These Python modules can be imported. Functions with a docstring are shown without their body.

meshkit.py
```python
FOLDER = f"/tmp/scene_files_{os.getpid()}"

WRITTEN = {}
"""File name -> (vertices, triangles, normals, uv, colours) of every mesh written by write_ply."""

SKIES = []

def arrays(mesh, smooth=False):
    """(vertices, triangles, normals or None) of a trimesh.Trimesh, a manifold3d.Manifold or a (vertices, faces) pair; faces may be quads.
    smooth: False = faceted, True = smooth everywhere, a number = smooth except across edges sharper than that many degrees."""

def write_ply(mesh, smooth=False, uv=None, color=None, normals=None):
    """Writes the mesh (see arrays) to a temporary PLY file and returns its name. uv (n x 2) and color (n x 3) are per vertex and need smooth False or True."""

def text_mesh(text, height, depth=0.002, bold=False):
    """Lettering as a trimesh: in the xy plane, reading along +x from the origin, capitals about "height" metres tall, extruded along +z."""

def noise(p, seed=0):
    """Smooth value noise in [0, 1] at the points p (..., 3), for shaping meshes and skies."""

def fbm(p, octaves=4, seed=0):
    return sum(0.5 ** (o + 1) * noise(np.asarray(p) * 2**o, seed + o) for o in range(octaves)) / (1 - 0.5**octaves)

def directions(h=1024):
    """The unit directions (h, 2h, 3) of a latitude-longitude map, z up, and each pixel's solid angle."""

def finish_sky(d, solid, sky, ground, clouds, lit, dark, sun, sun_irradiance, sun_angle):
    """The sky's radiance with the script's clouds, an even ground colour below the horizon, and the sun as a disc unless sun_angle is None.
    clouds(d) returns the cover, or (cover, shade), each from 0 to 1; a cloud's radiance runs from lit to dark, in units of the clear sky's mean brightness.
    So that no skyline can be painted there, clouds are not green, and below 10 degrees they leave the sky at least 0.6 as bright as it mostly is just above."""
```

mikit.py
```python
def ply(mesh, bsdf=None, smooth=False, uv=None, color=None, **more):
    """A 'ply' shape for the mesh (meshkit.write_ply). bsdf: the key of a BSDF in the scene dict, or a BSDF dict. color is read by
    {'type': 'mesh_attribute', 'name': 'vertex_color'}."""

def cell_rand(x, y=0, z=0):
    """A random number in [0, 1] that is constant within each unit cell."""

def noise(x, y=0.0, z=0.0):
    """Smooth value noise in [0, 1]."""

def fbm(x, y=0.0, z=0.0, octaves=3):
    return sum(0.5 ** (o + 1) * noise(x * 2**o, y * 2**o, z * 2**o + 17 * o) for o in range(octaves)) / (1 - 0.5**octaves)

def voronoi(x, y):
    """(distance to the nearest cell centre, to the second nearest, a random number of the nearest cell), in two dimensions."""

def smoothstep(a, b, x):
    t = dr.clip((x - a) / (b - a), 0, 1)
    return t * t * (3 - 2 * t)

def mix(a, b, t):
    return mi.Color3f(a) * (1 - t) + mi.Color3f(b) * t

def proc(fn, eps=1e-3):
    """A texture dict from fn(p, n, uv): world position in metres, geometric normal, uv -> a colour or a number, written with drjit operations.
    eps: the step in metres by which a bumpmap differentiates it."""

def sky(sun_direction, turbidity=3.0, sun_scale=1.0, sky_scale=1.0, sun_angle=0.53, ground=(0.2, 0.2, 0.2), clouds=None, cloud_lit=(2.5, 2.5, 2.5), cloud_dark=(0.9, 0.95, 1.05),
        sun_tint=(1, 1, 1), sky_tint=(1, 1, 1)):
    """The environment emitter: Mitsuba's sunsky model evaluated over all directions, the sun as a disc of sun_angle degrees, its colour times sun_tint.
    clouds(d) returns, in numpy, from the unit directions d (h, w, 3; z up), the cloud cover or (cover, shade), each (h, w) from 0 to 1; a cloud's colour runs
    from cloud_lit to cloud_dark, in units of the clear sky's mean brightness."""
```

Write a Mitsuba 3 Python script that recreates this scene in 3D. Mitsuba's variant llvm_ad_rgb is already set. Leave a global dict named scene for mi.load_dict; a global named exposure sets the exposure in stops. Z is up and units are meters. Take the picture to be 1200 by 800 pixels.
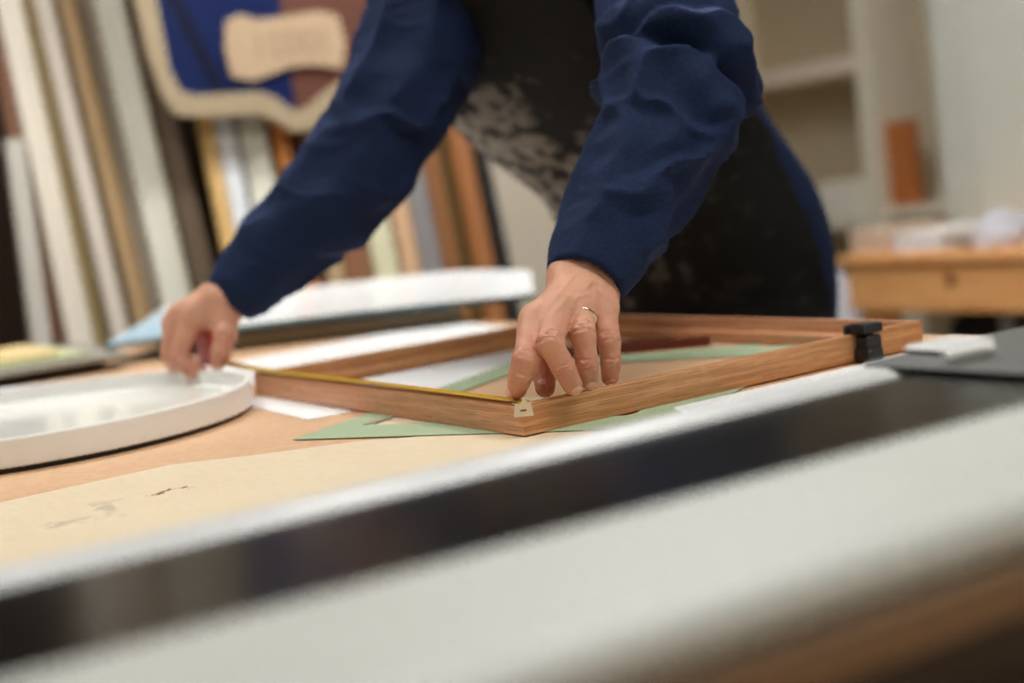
import math, random
import numpy as np, trimesh
import drjit as dr
import mitsuba as mi
import mikit, meshkit
from mikit import proc, noise, fbm, smoothstep, mix
from shapely.geometry import Polygon, LineString, Point
from shapely import affinity
T = mi.ScalarTransform4f
rng = np.random.default_rng(7)
scene, labels = {'type': 'scene'}, {}

# ------------------------------------------------------------------ camera, light, exposure
CAM = np.array([-0.669, -1.099, 1.122])
FWD = np.array([0.5164, 0.8500, -0.1040]); UPV = np.array([0.155, 0.027, 0.988])
exposure = 0.38
scene['camera'] = {'type': 'thinlens', 'fov': 38.63, 'fov_axis': 'x', 'aperture_radius': 0.0105, 'focus_distance': 1.33,
                   'near_clip': 0.02, 'far_clip': 60.0,
                   'to_world': T().look_at(origin=CAM.tolist(), target=(CAM + FWD).tolist(), up=UPV.tolist())}
# ceiling lamps out of view, placed to light table, person and shelf: (x, y, length along x, width, radiance)
LAMPS = [(0.55, -0.85, 1.25, 0.30, 17.0), (-0.65, 1.15, 1.25, 0.30, 14.0), (1.25, 1.50, 1.25, 0.30, 21.0), (-1.6, -1.6, 1.25, 0.30, 7.0)]
LAMP_TINT = (0.985, 0.985, 0.97)
CEIL = 2.85

# ------------------------------------------------------------------ materials
def lin(r, g, b):
    c = np.array([r, g, b], float) / 255
    return [round(float(x), 4) for x in np.where(c < 0.04045, c / 12.92, ((c + 0.055) / 1.055) ** 2.4)]
def rgb(c): return {'type': 'rgb', 'value': list(c)}
def mat(name, col, rough=0.6, spec=0.5, metallic=0.0, bump=None, scale=0.001, **more):
    base = col if isinstance(col, dict) else rgb(col)
    b = {'type': 'principled', 'base_color': base, 'roughness': rough, 'specular': spec, 'metallic': metallic, **more}
    if bump is not None:
        b = {'type': 'bumpmap', 'arbitrary': bump, 'scale': scale, 'nested': b}
    scene['bsdf-' + name] = {'type': 'twosided', 'bsdf': b}
    return 'bsdf-' + name

def oak_fn(along, base, dark, light):
    def fn(p, n, uv):
        a, b = (p.x, p.y) if along == 'x' else (p.y, p.x)
        w = fbm(a * 7, b * 60, p.z * 60)
        g = fbm(a * 9 + 5 * w, b * 260 + 3 * w, p.z * 260)
        pores = smoothstep(0.62, 0.8, noise(a * 45, b * 900, p.z * 900))
        c = mix(base, light, smoothstep(0.35, 0.75, g))
        c = mix(c, dark, 0.55 * smoothstep(0.5, 0.75, w))
        return mix(c, dark, 0.45 * pores)
    return fn
M_OAKX = mat('oak_x', proc(oak_fn('x', lin(190, 132, 84), lin(150, 94, 56), lin(212, 158, 108))), 0.42)
M_OAKY = mat('oak_y', proc(oak_fn('y', lin(200, 142, 104), lin(164, 106, 74), lin(218, 166, 128))), 0.42)
M_PINE = mat('pine', proc(oak_fn('y', lin(240, 176, 112), lin(220, 142, 80), lin(246, 192, 130))), 0.4)
def board_fn(p, n, uv):
    g = fbm(p.x * 5, p.y * 5, 0.0)
    f = noise(p.x * 160, p.y * 160, p.z * 160)
    return mix(lin(204, 162, 124), lin(222, 184, 148), 0.6 * g + 0.4 * f)
M_BOARD = mat('tabletop', proc(board_fn), 0.5)
def kraft_fn(p, n, uv):
    g = fbm(p.x * 8, p.y * 8, 0.0)
    f = noise(p.x * 400, p.y * 90, 0.0)
    c = mix(lin(214, 196, 164), lin(224, 208, 180), 0.6 * g + 0.4 * f)
    # scuffs of dark grease near the left end and one rust-red nick
    s = smoothstep(0.60, 0.75, fbm(p.x * 40, p.y * 40, 3.0)) * smoothstep(0.085, 0.03, dr.sqrt(dr.square(p.x + 0.375) + dr.square(p.y - 0.08)))
    c = mix(c, lin(96, 92, 84), 0.3 * s)
    q = smoothstep(0.55, 0.7, fbm(p.x * 120, p.y * 120, 7.0)) * smoothstep(0.022, 0.012, dr.sqrt(dr.square((p.x + 0.287) * 0.8) + dr.square((p.y - 0.113) * 1.4)))
    return mix(c, lin(120, 44, 30), q)
M_KRAFT = mat('kraft', proc(kraft_fn), 0.6)
M_GREEN = mat('sage', lin(160, 176, 144), 0.75)
M_PAPER = mat('paper', lin(238, 240, 240), 0.6)
M_PAPER2 = mat('paper_grey', lin(214, 212, 204), 0.7)
M_WHITE = mat('white_lacquer', lin(242, 243, 240), 0.3)
M_PRINT = mat('print', proc(lambda p, n, uv: mix(lin(206, 208, 200), lin(52, 54, 50), smoothstep(0.5, 0.66, fbm(p.x * 17 + 3, p.y * 17, 0.0)) * smoothstep(0.52, 0.40, p.y - 0.35 * p.x))), 0.12)
M_BLACKG = mat('black_gloss', lin(12, 10, 8), 0.2, 0.18)
M_BLACK = mat('black_plastic', lin(24, 23, 24), 0.45)
M_ALU = mat('brushed_alloy', proc(lambda p, n, uv: mix(lin(180, 183, 178), lin(194, 197, 191), noise(p.x * 3, p.y * 700, p.z * 700))), 0.38, 0.5, 0.0, clearcoat=0.3, clearcoat_gloss=0.6)
M_RAIL = mat('white_rail', lin(204, 206, 206), 0.3, 0.4)
M_STEEL = mat('steel', lin(200, 202, 198), 0.28, 0.5, 0.75)
M_TIMBER = mat('timber', proc(oak_fn('x', lin(124, 102, 78), lin(96, 74, 52), lin(138, 116, 90))), 0.6)
M_RED = mat('red_plastic', lin(190, 22, 32), 0.3)
M_TAPE = mat('tape_yellow', proc(lambda p, n, uv: mix(lin(194, 150, 38), lin(30, 26, 14), dr.select((uv.y < 0.42) & (dr.abs(uv.x * 100 - dr.round(uv.x * 100)) < 0.1), 1.0, 0.0) + dr.select((uv.y < 0.22) & (dr.abs(uv.x * 500 - dr.round(uv.x * 500)) < 0.16), 0.7, 0.0))), 0.25)
M_HOOK = mat('hook_metal', lin(226, 214, 190), 0.3, 0.5, 0.35)
M_GOLD = mat('ring_metal', lin(226, 206, 170), 0.2, 0.5, 0.9)

def skin_fn(p, n, uv):
    a = fbm(p.x * 60, p.y * 60, p.z * 60)
    f = noise(p.x * 420, p.y * 420, p.z * 420)
    low = smoothstep(1.03, 0.94, p.z)                       # fingers and knuckles are redder than the back of the hand and the arm
    c = mix(lin(222, 170, 140), lin(202, 138, 114), 0.55 * a + 0.5 * low)
    return mix(c, lin(176, 104, 84), 0.22 * f * a + 0.10 * low)
def skin_bump(p, n, uv):
    v = noise(p.x * 520, p.y * 520, p.z * 260)
    w = fbm(p.x * 130, p.y * 130, p.z * 300)
    return 0.35 * v + 0.65 * w
M_SKIN = mat('skin', proc(skin_fn), 0.46, 0.45, bump=proc(skin_bump, 4e-4), scale=0.0019)
M_NAIL = mat('nail', lin(226, 176, 152), 0.25)
def knit_bump(p, n, uv): return 0.5 * noise(p.x * 700, p.y * 700, p.z * 700) + 0.5 * noise(p.x * 260, p.y * 260, p.z * 260)
M_SWEAT = mat('sweatshirt', proc(lambda p, n, uv: mix(lin(17, 31, 60), lin(24, 40, 73), noise(p.x * 500, p.y * 500, p.z * 500))), 0.85, 0.25, bump=proc(knit_bump, 4e-4), scale=0.0006, sheen=0.35, sheen_tint=0.7)
M_CUFF = M_SWEAT
def apron_fn(p, n, uv):
    v = fbm(p.x * 22, p.y * 22, p.z * 22, octaves=4)
    u = fbm(p.x * 60 + 9, p.y * 60, p.z * 60, octaves=3)
    belly = smoothstep(0.28, 0.07, dr.sqrt(dr.square((p.z - 1.12) * 0.95) + dr.square((p.y - 0.74) * 1.0)))
    m = dr.clip(smoothstep(0.54 - 0.16 * belly, 0.66 - 0.08 * belly, 0.5 * v + 0.5 * u) * (0.05 + 0.95 * belly), 0, 1)
    c = mix(lin(12, 12, 12), lin(27, 27, 26), fbm(p.x * 14, p.y * 14, p.z * 14))
    return mix(c, mix(lin(112, 106, 98), lin(176, 168, 158), u), 0.85 * m)
M_APRON = mat('apron', proc(apron_fn), 0.8, 0.3)
M_TROUSER = mat('trousers', lin(34, 34, 40), 0.9, 0.2)
M_SHOE = mat('shoe', lin(40, 34, 30), 0.5)
M_HAIR = mat('hair', lin(96, 88, 80), 0.6)
M_EYE = mat('eye', lin(240, 238, 232), 0.15)
M_IRIS = mat('iris', lin(60, 44, 30), 0.2)
M_LIP = mat('lip', lin(176, 104, 92), 0.4)

M_FLOOR = mat('floor', proc(lambda p, n, uv: mix(lin(120, 112, 102), lin(148, 140, 128), fbm(p.x * 3, p.y * 3, 0.0))), 0.6)
M_WALL = mat('wall', proc(lambda p, n, uv: mix(lin(176, 166, 146), lin(188, 178, 158), fbm(p.x * 2, p.y * 2, p.z * 2))), 0.85)
M_CEIL = mat('ceiling', lin(226, 222, 212), 0.9)
M_RACK = mat('rack_brown', lin(58, 40, 28), 0.7)
M_METALLEG = mat('leg_grey', lin(110, 110, 112), 0.45)
M_SHELF = mat('shelf_cream', lin(240, 232, 212), 0.6)
M_SHELFBACK = mat('shelf_back', lin(190, 176, 150), 0.8)

# ------------------------------------------------------------------ helpers
def lab(key, label=None, cat=None, group=None, kind=None):
    d = {}
    if label: d['label'] = label
    if cat: d['category'] = cat
    if group: d['group'] = group
    if kind: d['kind'] = kind
    labels[key] = d
def numbered(k):
    if k not in scene and not any(s.startswith(k + '__') for s in scene) and k not in labels: return k
    i = 1
    while True:
        q = f'{k}_{i:03d}'
        if q not in scene and q not in labels and not any(s.startswith(q + '__') for s in scene): return q
        i += 1
def obj(name, mesh, m, parent=None, smooth=False, uv=None, **more):
    key = numbered((parent + '__' if parent else '') + name)
    scene[key] = mikit.ply(mesh, m, smooth=smooth, uv=uv, **more)
    return key
def thing(name, label, cat, group=None):
    k = numbered(name); lab(k, label, cat, group); return k
def solo(name, mesh, m, label, cat, group=None, smooth=False, kind=None):
    k = obj(name, mesh, m, None, smooth); lab(k, label, cat, group, kind); return k
def struct(name, mesh, m, smooth=False):
    k = obj(name, mesh, m, None, smooth); lab(k, kind='structure'); return k
cat_ = trimesh.util.concatenate
def bx(x0, x1, y0, y1, z0, z1, c=0.0):
    """A box between the planes given, its edges chamfered by c."""
    if c <= 0:
        return trimesh.creation.box(bounds=[[min(x0, x1), min(y0, y1), min(z0, z1)], [max(x0, x1), max(y0, y1), max(z0, z1)]])
    lo = np.array([min(x0, x1), min(y0, y1), min(z0, z1)]); hi = np.array([max(x0, x1), max(y0, y1), max(z0, z1)])
    c = min(c, 0.45 * (hi - lo).min())
    pts = []
    for sx in (0, 1):
        for sy in (0, 1):
            for sz in (0, 1):
                v = np.where([sx, sy, sz], hi, lo); s = np.where([sx, sy, sz], -1, 1)
                for k in range(3):
                    q = v + s * c; q[k] = v[k]; pts.append(q)
    return trimesh.convex.convex_hull(np.array(pts))
def move(m, t=(0, 0, 0), rz=0.0, about=(0, 0, 0), axis=(0, 0, 1)):
    m = m.copy(); m.apply_transform(trimesh.transformations.rotation_matrix(rz, axis, about)); m.apply_translation(t); return m
def prism(poly, z0, z1):
    if not isinstance(poly, Polygon): poly = Polygon(poly)
    m = trimesh.creation.extrude_polygon(poly, z1 - z0, engine='earcut'); m.apply_translation([0, 0, z0]); return m
def tube(pts, r, n=12):
    pts = np.array(pts, float); r = np.broadcast_to(r, (len(pts),))
    t = np.gradient(pts, axis=0); t /= np.linalg.norm(t, axis=1, keepdims=True)
    a = np.cross(t, [0, 0, 1.0]); bad = np.linalg.norm(a, axis=1) < 0.1
    a[bad] = np.cross(t[bad], [1.0, 0, 0]); a /= np.linalg.norm(a, axis=1, keepdims=True); b = np.cross(t, a)
    th = np.arange(n) * 2 * np.pi / n
    v = (pts[:, None] + r[:, None, None] * (np.cos(th)[None, :, None] * a[:, None] + np.sin(th)[None, :, None] * b[:, None])).reshape(-1, 3)
    f = []
    for i in range(len(pts) - 1):
        for j in range(n):
            k = (j + 1) % n; f += [[i * n + j, (i + 1) * n + k, i * n + k], [i * n + j, (i + 1) * n + j, (i + 1) * n + k]]
    o = len(v); v = np.vstack([v, pts[:1], pts[-1:]]); e = (len(pts) - 1) * n
    for j in range(n):
        k = (j + 1) % n; f += [[o, j, k], [o + 1, e + k, e + j]]
    return trimesh.Trimesh(v, f, process=False)
def extrude_x(profile, x0, x1):
    """A (y, z) profile swept along x."""
    m = trimesh.creation.extrude_polygon(Polygon(profile), x1 - x0, engine='earcut')
    v = np.array(m.vertices); m.vertices = np.stack([v[:, 2] + x0, v[:, 0], v[:, 1]], 1); return m
def ball(c, r, s=2):
    m = trimesh.creation.icosphere(s, 1.0); m.vertices = m.vertices * np.asarray(r) + np.asarray(c); return m
def lathe(profile, n=48):
    return trimesh.creation.revolve(np.array(profile), sections=n)

# ---- signed distance modelling, used for the figure and its clothes
def cap(p, a, b, ra, rb):
    a = np.asarray(a, np.float32); b = np.asarray(b, np.float32); ba = b - a
    t = np.clip(((p - a) @ ba) / max(float(ba @ ba), 1e-12), 0, 1)
    return np.linalg.norm(p - a - t[:, None] * ba, axis=1) - (ra + (rb - ra) * t)
def smin(a, b, k):
    h = np.maximum(k - np.abs(a - b), 0) / k
    return np.minimum(a, b) - h * h * k * 0.25
def chain(p, pts, k=0.004):
    d = None
    for q, s in zip(pts[:-1], pts[1:]):
        e = cap(p, q[:3], s[:3], q[3], s[3]); d = e if d is None else smin(d, e, k)
    return d
def surface(fn, lo, hi, h, block=8):
    """The zero surface of fn(points) by surface nets, evaluated only in blocks near the surface."""
    lo = np.asarray(lo, float); n = np.ceil((np.asarray(hi) - lo) / (h * block)).astype(int)
    N = n * block + 1
    cc = np.stack(np.meshgrid(*[lo[i] + (np.arange(n[i]) + 0.5) * h * block for i in range(3)], indexing='ij'), -1).reshape(-1, 3).astype(np.float32)
    d = fn(cc).reshape(n)
    vol = np.kron(np.sign(d), np.ones((block,) * 3)).astype(np.float32)
    vol = np.pad(vol, ((0, 1),) * 3, mode='edge')
    act = np.argwhere(np.abs(d) < h * block * 0.87 * 1.35 + 0.012)
    off = np.stack(np.meshgrid(*[np.arange(block + 1)] * 3, indexing='ij'), -1).reshape(-1, 3)
    for s in range(0, len(act), 400):
        idx = (act[s:s + 400, None] * block + off[None]).reshape(-1, 3)
        vol[idx[:, 0], idx[:, 1], idx[:, 2]] = fn((lo + idx * h).astype(np.float32))
    ins = vol < 0
    c = np.zeros(np.array(vol.shape) - 1, np.int8)
    cs = list(np.ndindex(2, 2, 2))
    for a, b, e in cs: c += ins[a:a + c.shape[0], b:b + c.shape[1], e:e + c.shape[2]]
    cells = np.argwhere((c > 0) & (c < 8))
    number = np.full(c.shape, -1, np.int32); number[tuple(cells.T)] = np.arange(len(cells))
    val = np.stack([vol[tuple((cells + q).T)] for q in cs], 1)
    acc = np.zeros((len(cells), 3)); cnt = np.zeros(len(cells))
    for i, a in enumerate(cs):
        for j, b in enumerate(cs):
            if j > i and sum(abs(x - y) for x, y in zip(a, b)) == 1:
                m = (val[:, i] < 0) != (val[:, j] < 0)
                t = val[m, i] / (val[m, i] - val[m, j])
                acc[m] += np.array(a) + t[:, None] * (np.array(b) - np.array(a)); cnt[m] += 1
    v = lo + (cells + acc / cnt[:, None]) * h
    F = []
    for ax in range(3):
        o = [1, 1, 1]; o[ax] = 0
        A = ins[tuple(slice(o[i], vol.shape[i] - 1) for i in range(3))]
        B = ins[tuple(slice(o[i] + (i == ax), vol.shape[i] - 1 + (i == ax)) for i in range(3))]
        e = np.argwhere(A != B)
        flip = A[tuple(e.T)]
        e = e + np.array(o)
        u, w = np.eye(3, dtype=int)[(ax + 1) % 3], np.eye(3, dtype=int)[(ax + 2) % 3]
        q = np.stack([number[tuple((e - x).T)] for x in (u + w, w, 0 * u, u)], 1)
        q = np.where(flip[:, None], q, q[:, ::-1])
        ok = (q >= 0).all(1); q = q[ok]
        F += [q[:, [0, 1, 2]], q[:, [0, 2, 3]]]
    return trimesh.Trimesh(v, np.vstack(F), process=False)
def taubin(m, it=4):
    """Taubin smoothing with plain neighbour means."""
    from scipy.sparse import coo_matrix
    f = np.asarray(m.faces); v = np.array(m.vertices); n = len(v)
    i = np.concatenate([f[:, 0], f[:, 1], f[:, 2], f[:, 1], f[:, 2], f[:, 0]]); j = np.concatenate([f[:, 1], f[:, 2], f[:, 0], f[:, 0], f[:, 1], f[:, 2]])
    A = coo_matrix((np.ones(len(i)), (i, j)), (n, n)).tocsr(); A.data[:] = 1.0
    d = np.maximum(np.asarray(A.sum(1)), 1)
    for _ in range(it):
        v = v + .5 * (A @ v / d - v); v = v - .52 * (A @ v / d - v)
    return trimesh.Trimesh(v, f, process=False)

# joints of the person: x, y, z and radius in metres
HAND_L = {
    'index': [[0.0527, 0.041, 0.9975, 0.0145], [0.0176, 0.0104, 0.9675, 0.0126], [0.0108, 0.0128, 0.9537, 0.0106], [0.0106, 0.0209, 0.9416, 0.0092]],
    'middle': [[0.0709, 0.0296, 1.0045, 0.013], [0.0359, -0.0038, 0.9805, 0.0122], [0.0423, -0.0104, 0.958, 0.0106], [0.0534, -0.0054, 0.9395, 0.0092]],
    'ring': [[0.1006, 0.035, 1.0034, 0.0122], [0.0764, 0.0026, 0.9835, 0.0116], [0.0754, -0.0002, 0.956, 0.0102], [0.0793, 0.0059, 0.9392, 0.0088]],
    'pinky': [[0.1297, 0.0403, 0.9991, 0.012], [0.1111, 0.0117, 0.9707, 0.0106], [0.1105, 0.0119, 0.9506, 0.0094], [0.1116, 0.0177, 0.9355, 0.0082]],
    'thumb': [[0.0949, 0.0742, 0.9973, 0.015], [0.0705, 0.065, 0.9649, 0.012], [0.0613, 0.0519, 0.9465, 0.011], [0.0545, 0.0427, 0.9343, 0.0096]],
    'carp': [[0.1195, 0.0736, 1.0187, 0.016], [0.1311, 0.0726, 1.0205, 0.017], [0.1431, 0.0711, 1.0188, 0.016], [0.1517, 0.0711, 1.0143, 0.014]],
    'wrist': [[0.1283, 0.0847, 1.0277, 0.022], [0.1539, 0.0821, 1.0183, 0.021]],
    'fore': [[0.1768, 0.0879, 1.0639, 0.025], [0.1857, 0.0858, 1.0628, 0.025]],
    'web': [[[0.0398, 0.035, 0.9804], [0.0555, 0.0203, 0.9863], 0.0105], [[0.0767, 0.0617, 0.9968], [0.0573, 0.0536, 0.9788], 0.012]],
    'veins': [[[0.1256, 0.0527, 1.0228], [0.0984, 0.0385, 1.0118], [0.0801, 0.0245, 0.9984]], [[0.1389, 0.0556, 1.016], [0.1213, 0.0415, 1.0053], [0.1063, 0.0255, 0.9929]], [[0.0984, 0.0385, 1.0118], [0.0786, 0.0327, 1.0098], [0.0544, 0.028, 0.9958]], [[0.1094, 0.0631, 1.0267], [0.0778, 0.0453, 1.0131], [0.0538, 0.0348, 1.0006]]],
}
HAND_R = {
    'index': [[-0.0311, 0.7405, 1.0109, 0.014], [-0.0596, 0.7392, 0.9547, 0.013], [-0.0434, 0.7331, 0.9376, 0.0115], [-0.0291, 0.735, 0.9273, 0.0104]],
    'middle': [[-0.0364, 0.7694, 1.0091, 0.0135], [-0.057, 0.7731, 0.9564, 0.0126], [-0.0454, 0.7691, 0.933, 0.011], [-0.029, 0.7636, 0.9213, 0.01]],
    'ring': [[-0.0366, 0.7922, 1.002, 0.013], [-0.0494, 0.7981, 0.9578, 0.012], [-0.0424, 0.797, 0.9359, 0.0104], [-0.0303, 0.7884, 0.9249, 0.0096]],
    'pinky': [[-0.0363, 0.8126, 0.997, 0.01], [-0.0455, 0.8141, 0.9636, 0.009], [-0.0397, 0.8082, 0.9442, 0.008], [-0.0264, 0.7982, 0.9285, 0.0074]],
    'thumb': [[0.0068, 0.7284, 1.0032, 0.017], [-0.0026, 0.7074, 0.978, 0.015], [-0.0127, 0.7049, 0.955, 0.0124], [-0.0187, 0.7068, 0.9414, 0.0096]],
    'carp': [[-0.0012, 0.724, 1.0247, 0.016], [0.0002, 0.7467, 1.0244, 0.017], [0.003, 0.7682, 1.0217, 0.016], [0.0055, 0.7837, 1.0167, 0.014]],
    'wrist': [[0.017, 0.7301, 1.0198, 0.022], [0.0264, 0.748, 1.0207, 0.022]],
    'fore': [[0.0531, 0.7122, 1.0532, 0.025], [0.0591, 0.7205, 1.0548, 0.025]],
    'web': [[[-0.0031, 0.7222, 1.0002], [-0.0269, 0.7435, 1.008], 0.015], [[-0.0023, 0.7388, 0.9954], [-0.0283, 0.7721, 0.9942], 0.012]],
}
SLEEVE_L = [[0.1349, 0.0764, 1.0217, 0.039], [0.166, 0.0882, 1.0516, 0.043], [0.1997, 0.0887, 1.0879, 0.047], [0.2441, 0.094, 1.1311, 0.053], [0.2918, 0.1129, 1.1859, 0.062], [0.3185, 0.1305, 1.2218, 0.066], [0.3793, 0.2138, 1.2908, 0.07], [0.441, 0.292, 1.3708, 0.076], [0.4763, 0.3608, 1.4352, 0.082]]
SLEEVE_R = [[0.0226, 0.7385, 1.0201, 0.035], [0.0434, 0.7225, 1.041, 0.042], [0.0863, 0.6954, 1.0802, 0.05], [0.1368, 0.6637, 1.1204, 0.06], [0.1912, 0.6378, 1.1782, 0.066], [0.2388, 0.6223, 1.2399, 0.068], [0.2922, 0.6345, 1.3167, 0.072], [0.3409, 0.6515, 1.4083, 0.078], [0.3834, 0.6591, 1.4891, 0.084]]
TORSO = [[0.7906, 0.6708, 0.8182, 0.165, 0.125], [0.791, 0.6594, 0.9193, 0.175, 0.13], [0.7597, 0.6432, 1.0157, 0.18, 0.125], [0.7124, 0.6468, 1.0989, 0.175, 0.11], [0.6492, 0.6378, 1.1926, 0.165, 0.11], [0.5649, 0.6303, 1.2897, 0.215, 0.13], [0.5075, 0.6047, 1.3717, 0.215, 0.125], [0.4583, 0.5598, 1.4337, 0.205, 0.11], [0.4211, 0.5182, 1.4861, 0.17, 0.085]]
HEAD = [[0.3853, 0.4867, 1.5321], [0.3473, 0.4563, 1.5754], [0.3054, 0.4201, 1.6486]]

# ------------------------------------------------------------------ the room
X0, X1, Y0, Y1 = -3.2, 3.75, -3.2, 3.75
struct('floor', bx(X0 - .1, X1 + .1, Y0 - .1, Y1 + .1, -0.1, 0), M_FLOOR)
struct('ceiling', bx(X0 - .1, X1 + .1, Y0 - .1, Y1 + .1, CEIL, CEIL + 0.1), M_CEIL)
struct('wall_back', bx(X0 - .1, X1 + .1, Y1, Y1 + .1, 0, CEIL), M_WALL)
struct('wall_front', bx(X0 - .1, X1 + .1, Y0 - .1, Y0, 0, CEIL), M_WALL)
struct('wall_left', bx(X0 - .1, X0, Y0, Y1, 0, CEIL), M_WALL)
struct('wall_right', bx(X1, X1 + .1, Y0, Y1, 0, CEIL), M_WALL)
for i, (x, y, lx, ly, e) in enumerate(LAMPS):
    t = thing('unseen_ceiling_light', 'unseen white strip lamp on the ceiling, placed to light the workshop', 'lamp', 'ceiling lamps out of view')
    obj('housing', bx(x - lx / 2 - .02, x + lx / 2 + .02, y - ly / 2 - .02, y + ly / 2 + .02, CEIL - .05, CEIL - 0.0005), M_WHITE, t)
    k = obj('diffuser', bx(x - lx / 2, x + lx / 2, y - ly / 2, y + ly / 2, CEIL - .062, CEIL - .0505), M_WHITE, t)
    scene[k]['emitter'] = {'type': 'area', 'radiance': rgb([e * c for c in LAMP_TINT])}

# ------------------------------------------------------------------ the worktable
TZ = 0.90
t = thing('worktable', 'large worktable with a tan board top under the wooden frame', 'table')
obj('tabletop', bx(-1.45, 0.60, -0.95, 1.75, TZ - .035, TZ, .004), M_BOARD, t)
for x in (-1.35, .50):
    for y in (-.83, 1.62):
        obj('leg', bx(x - .035, x + .035, y - .035, y + .035, 0, TZ - .0355, .003), M_METALLEG, t)
for y in (-.83, 1.62): obj('apron_rail', bx(-1.31, .46, y - .012, y + .012, TZ - .12, TZ - .036), M_METALLEG, t)

def sheet(name, pts, z0, z1, m, label, cat='paper', group=None):
    return solo(name, prism(pts, z0, z1), m, label, cat, group)
sheet('kraft_sheet', [(-1.30, .36), (-.62, .27), (-.406, .233), (-.243, .247), (-.17, .20), (-.086, .160), (.06, .005), (.16, -.03), (.30, -.05), (.34, -.36), (-1.30, -.36)], TZ + .0002, TZ + .0005, M_KRAFT, 'scuffed pale kraft paper sheet along the near side of the table', 'paper')
# sage green window mat lying askew under the wooden frame
e1, e2, c0 = np.array([.516, -.8566]), np.array([.8566, .516]), np.array([-.12, .24])
def ee(a, b): return tuple(c0 + a * e1 + b * e2)
zg = TZ + .0006
g = Polygon([ee(0, 0), ee(.40, 0), ee(.40, .49), ee(0, .49)], [[ee(.05, .066), ee(.335, .066), ee(.335, .425), ee(.05, .425)]])
solo('window_mat', prism(g, zg + .0004, zg + .0012), M_GREEN, 'sage green window mat lying askew beneath the wooden frame', 'mat board')
sheet('white_sheet', [(.131, .60), (.02, .50), (.10, .355), (.345, .50), (.385, .575), (.364, .604)], zg, zg + .0003, M_PAPER, 'white paper sheet lying inside the wooden frame')
sheet('white_strip', [(-.0365, .63), (.005, .617), (-.001, .348), (-.054, .353)], zg, zg + .0003, M_PAPER, 'narrow white paper strip between the oval frame and the wooden frame')
sheet('tan_offcut', [ee(.052, .068), ee(.19, .068), ee(.19, .20), ee(.052, .20)], zg, zg + .0003, M_KRAFT, 'tan card offcut showing through the opening of the green mat')
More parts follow.
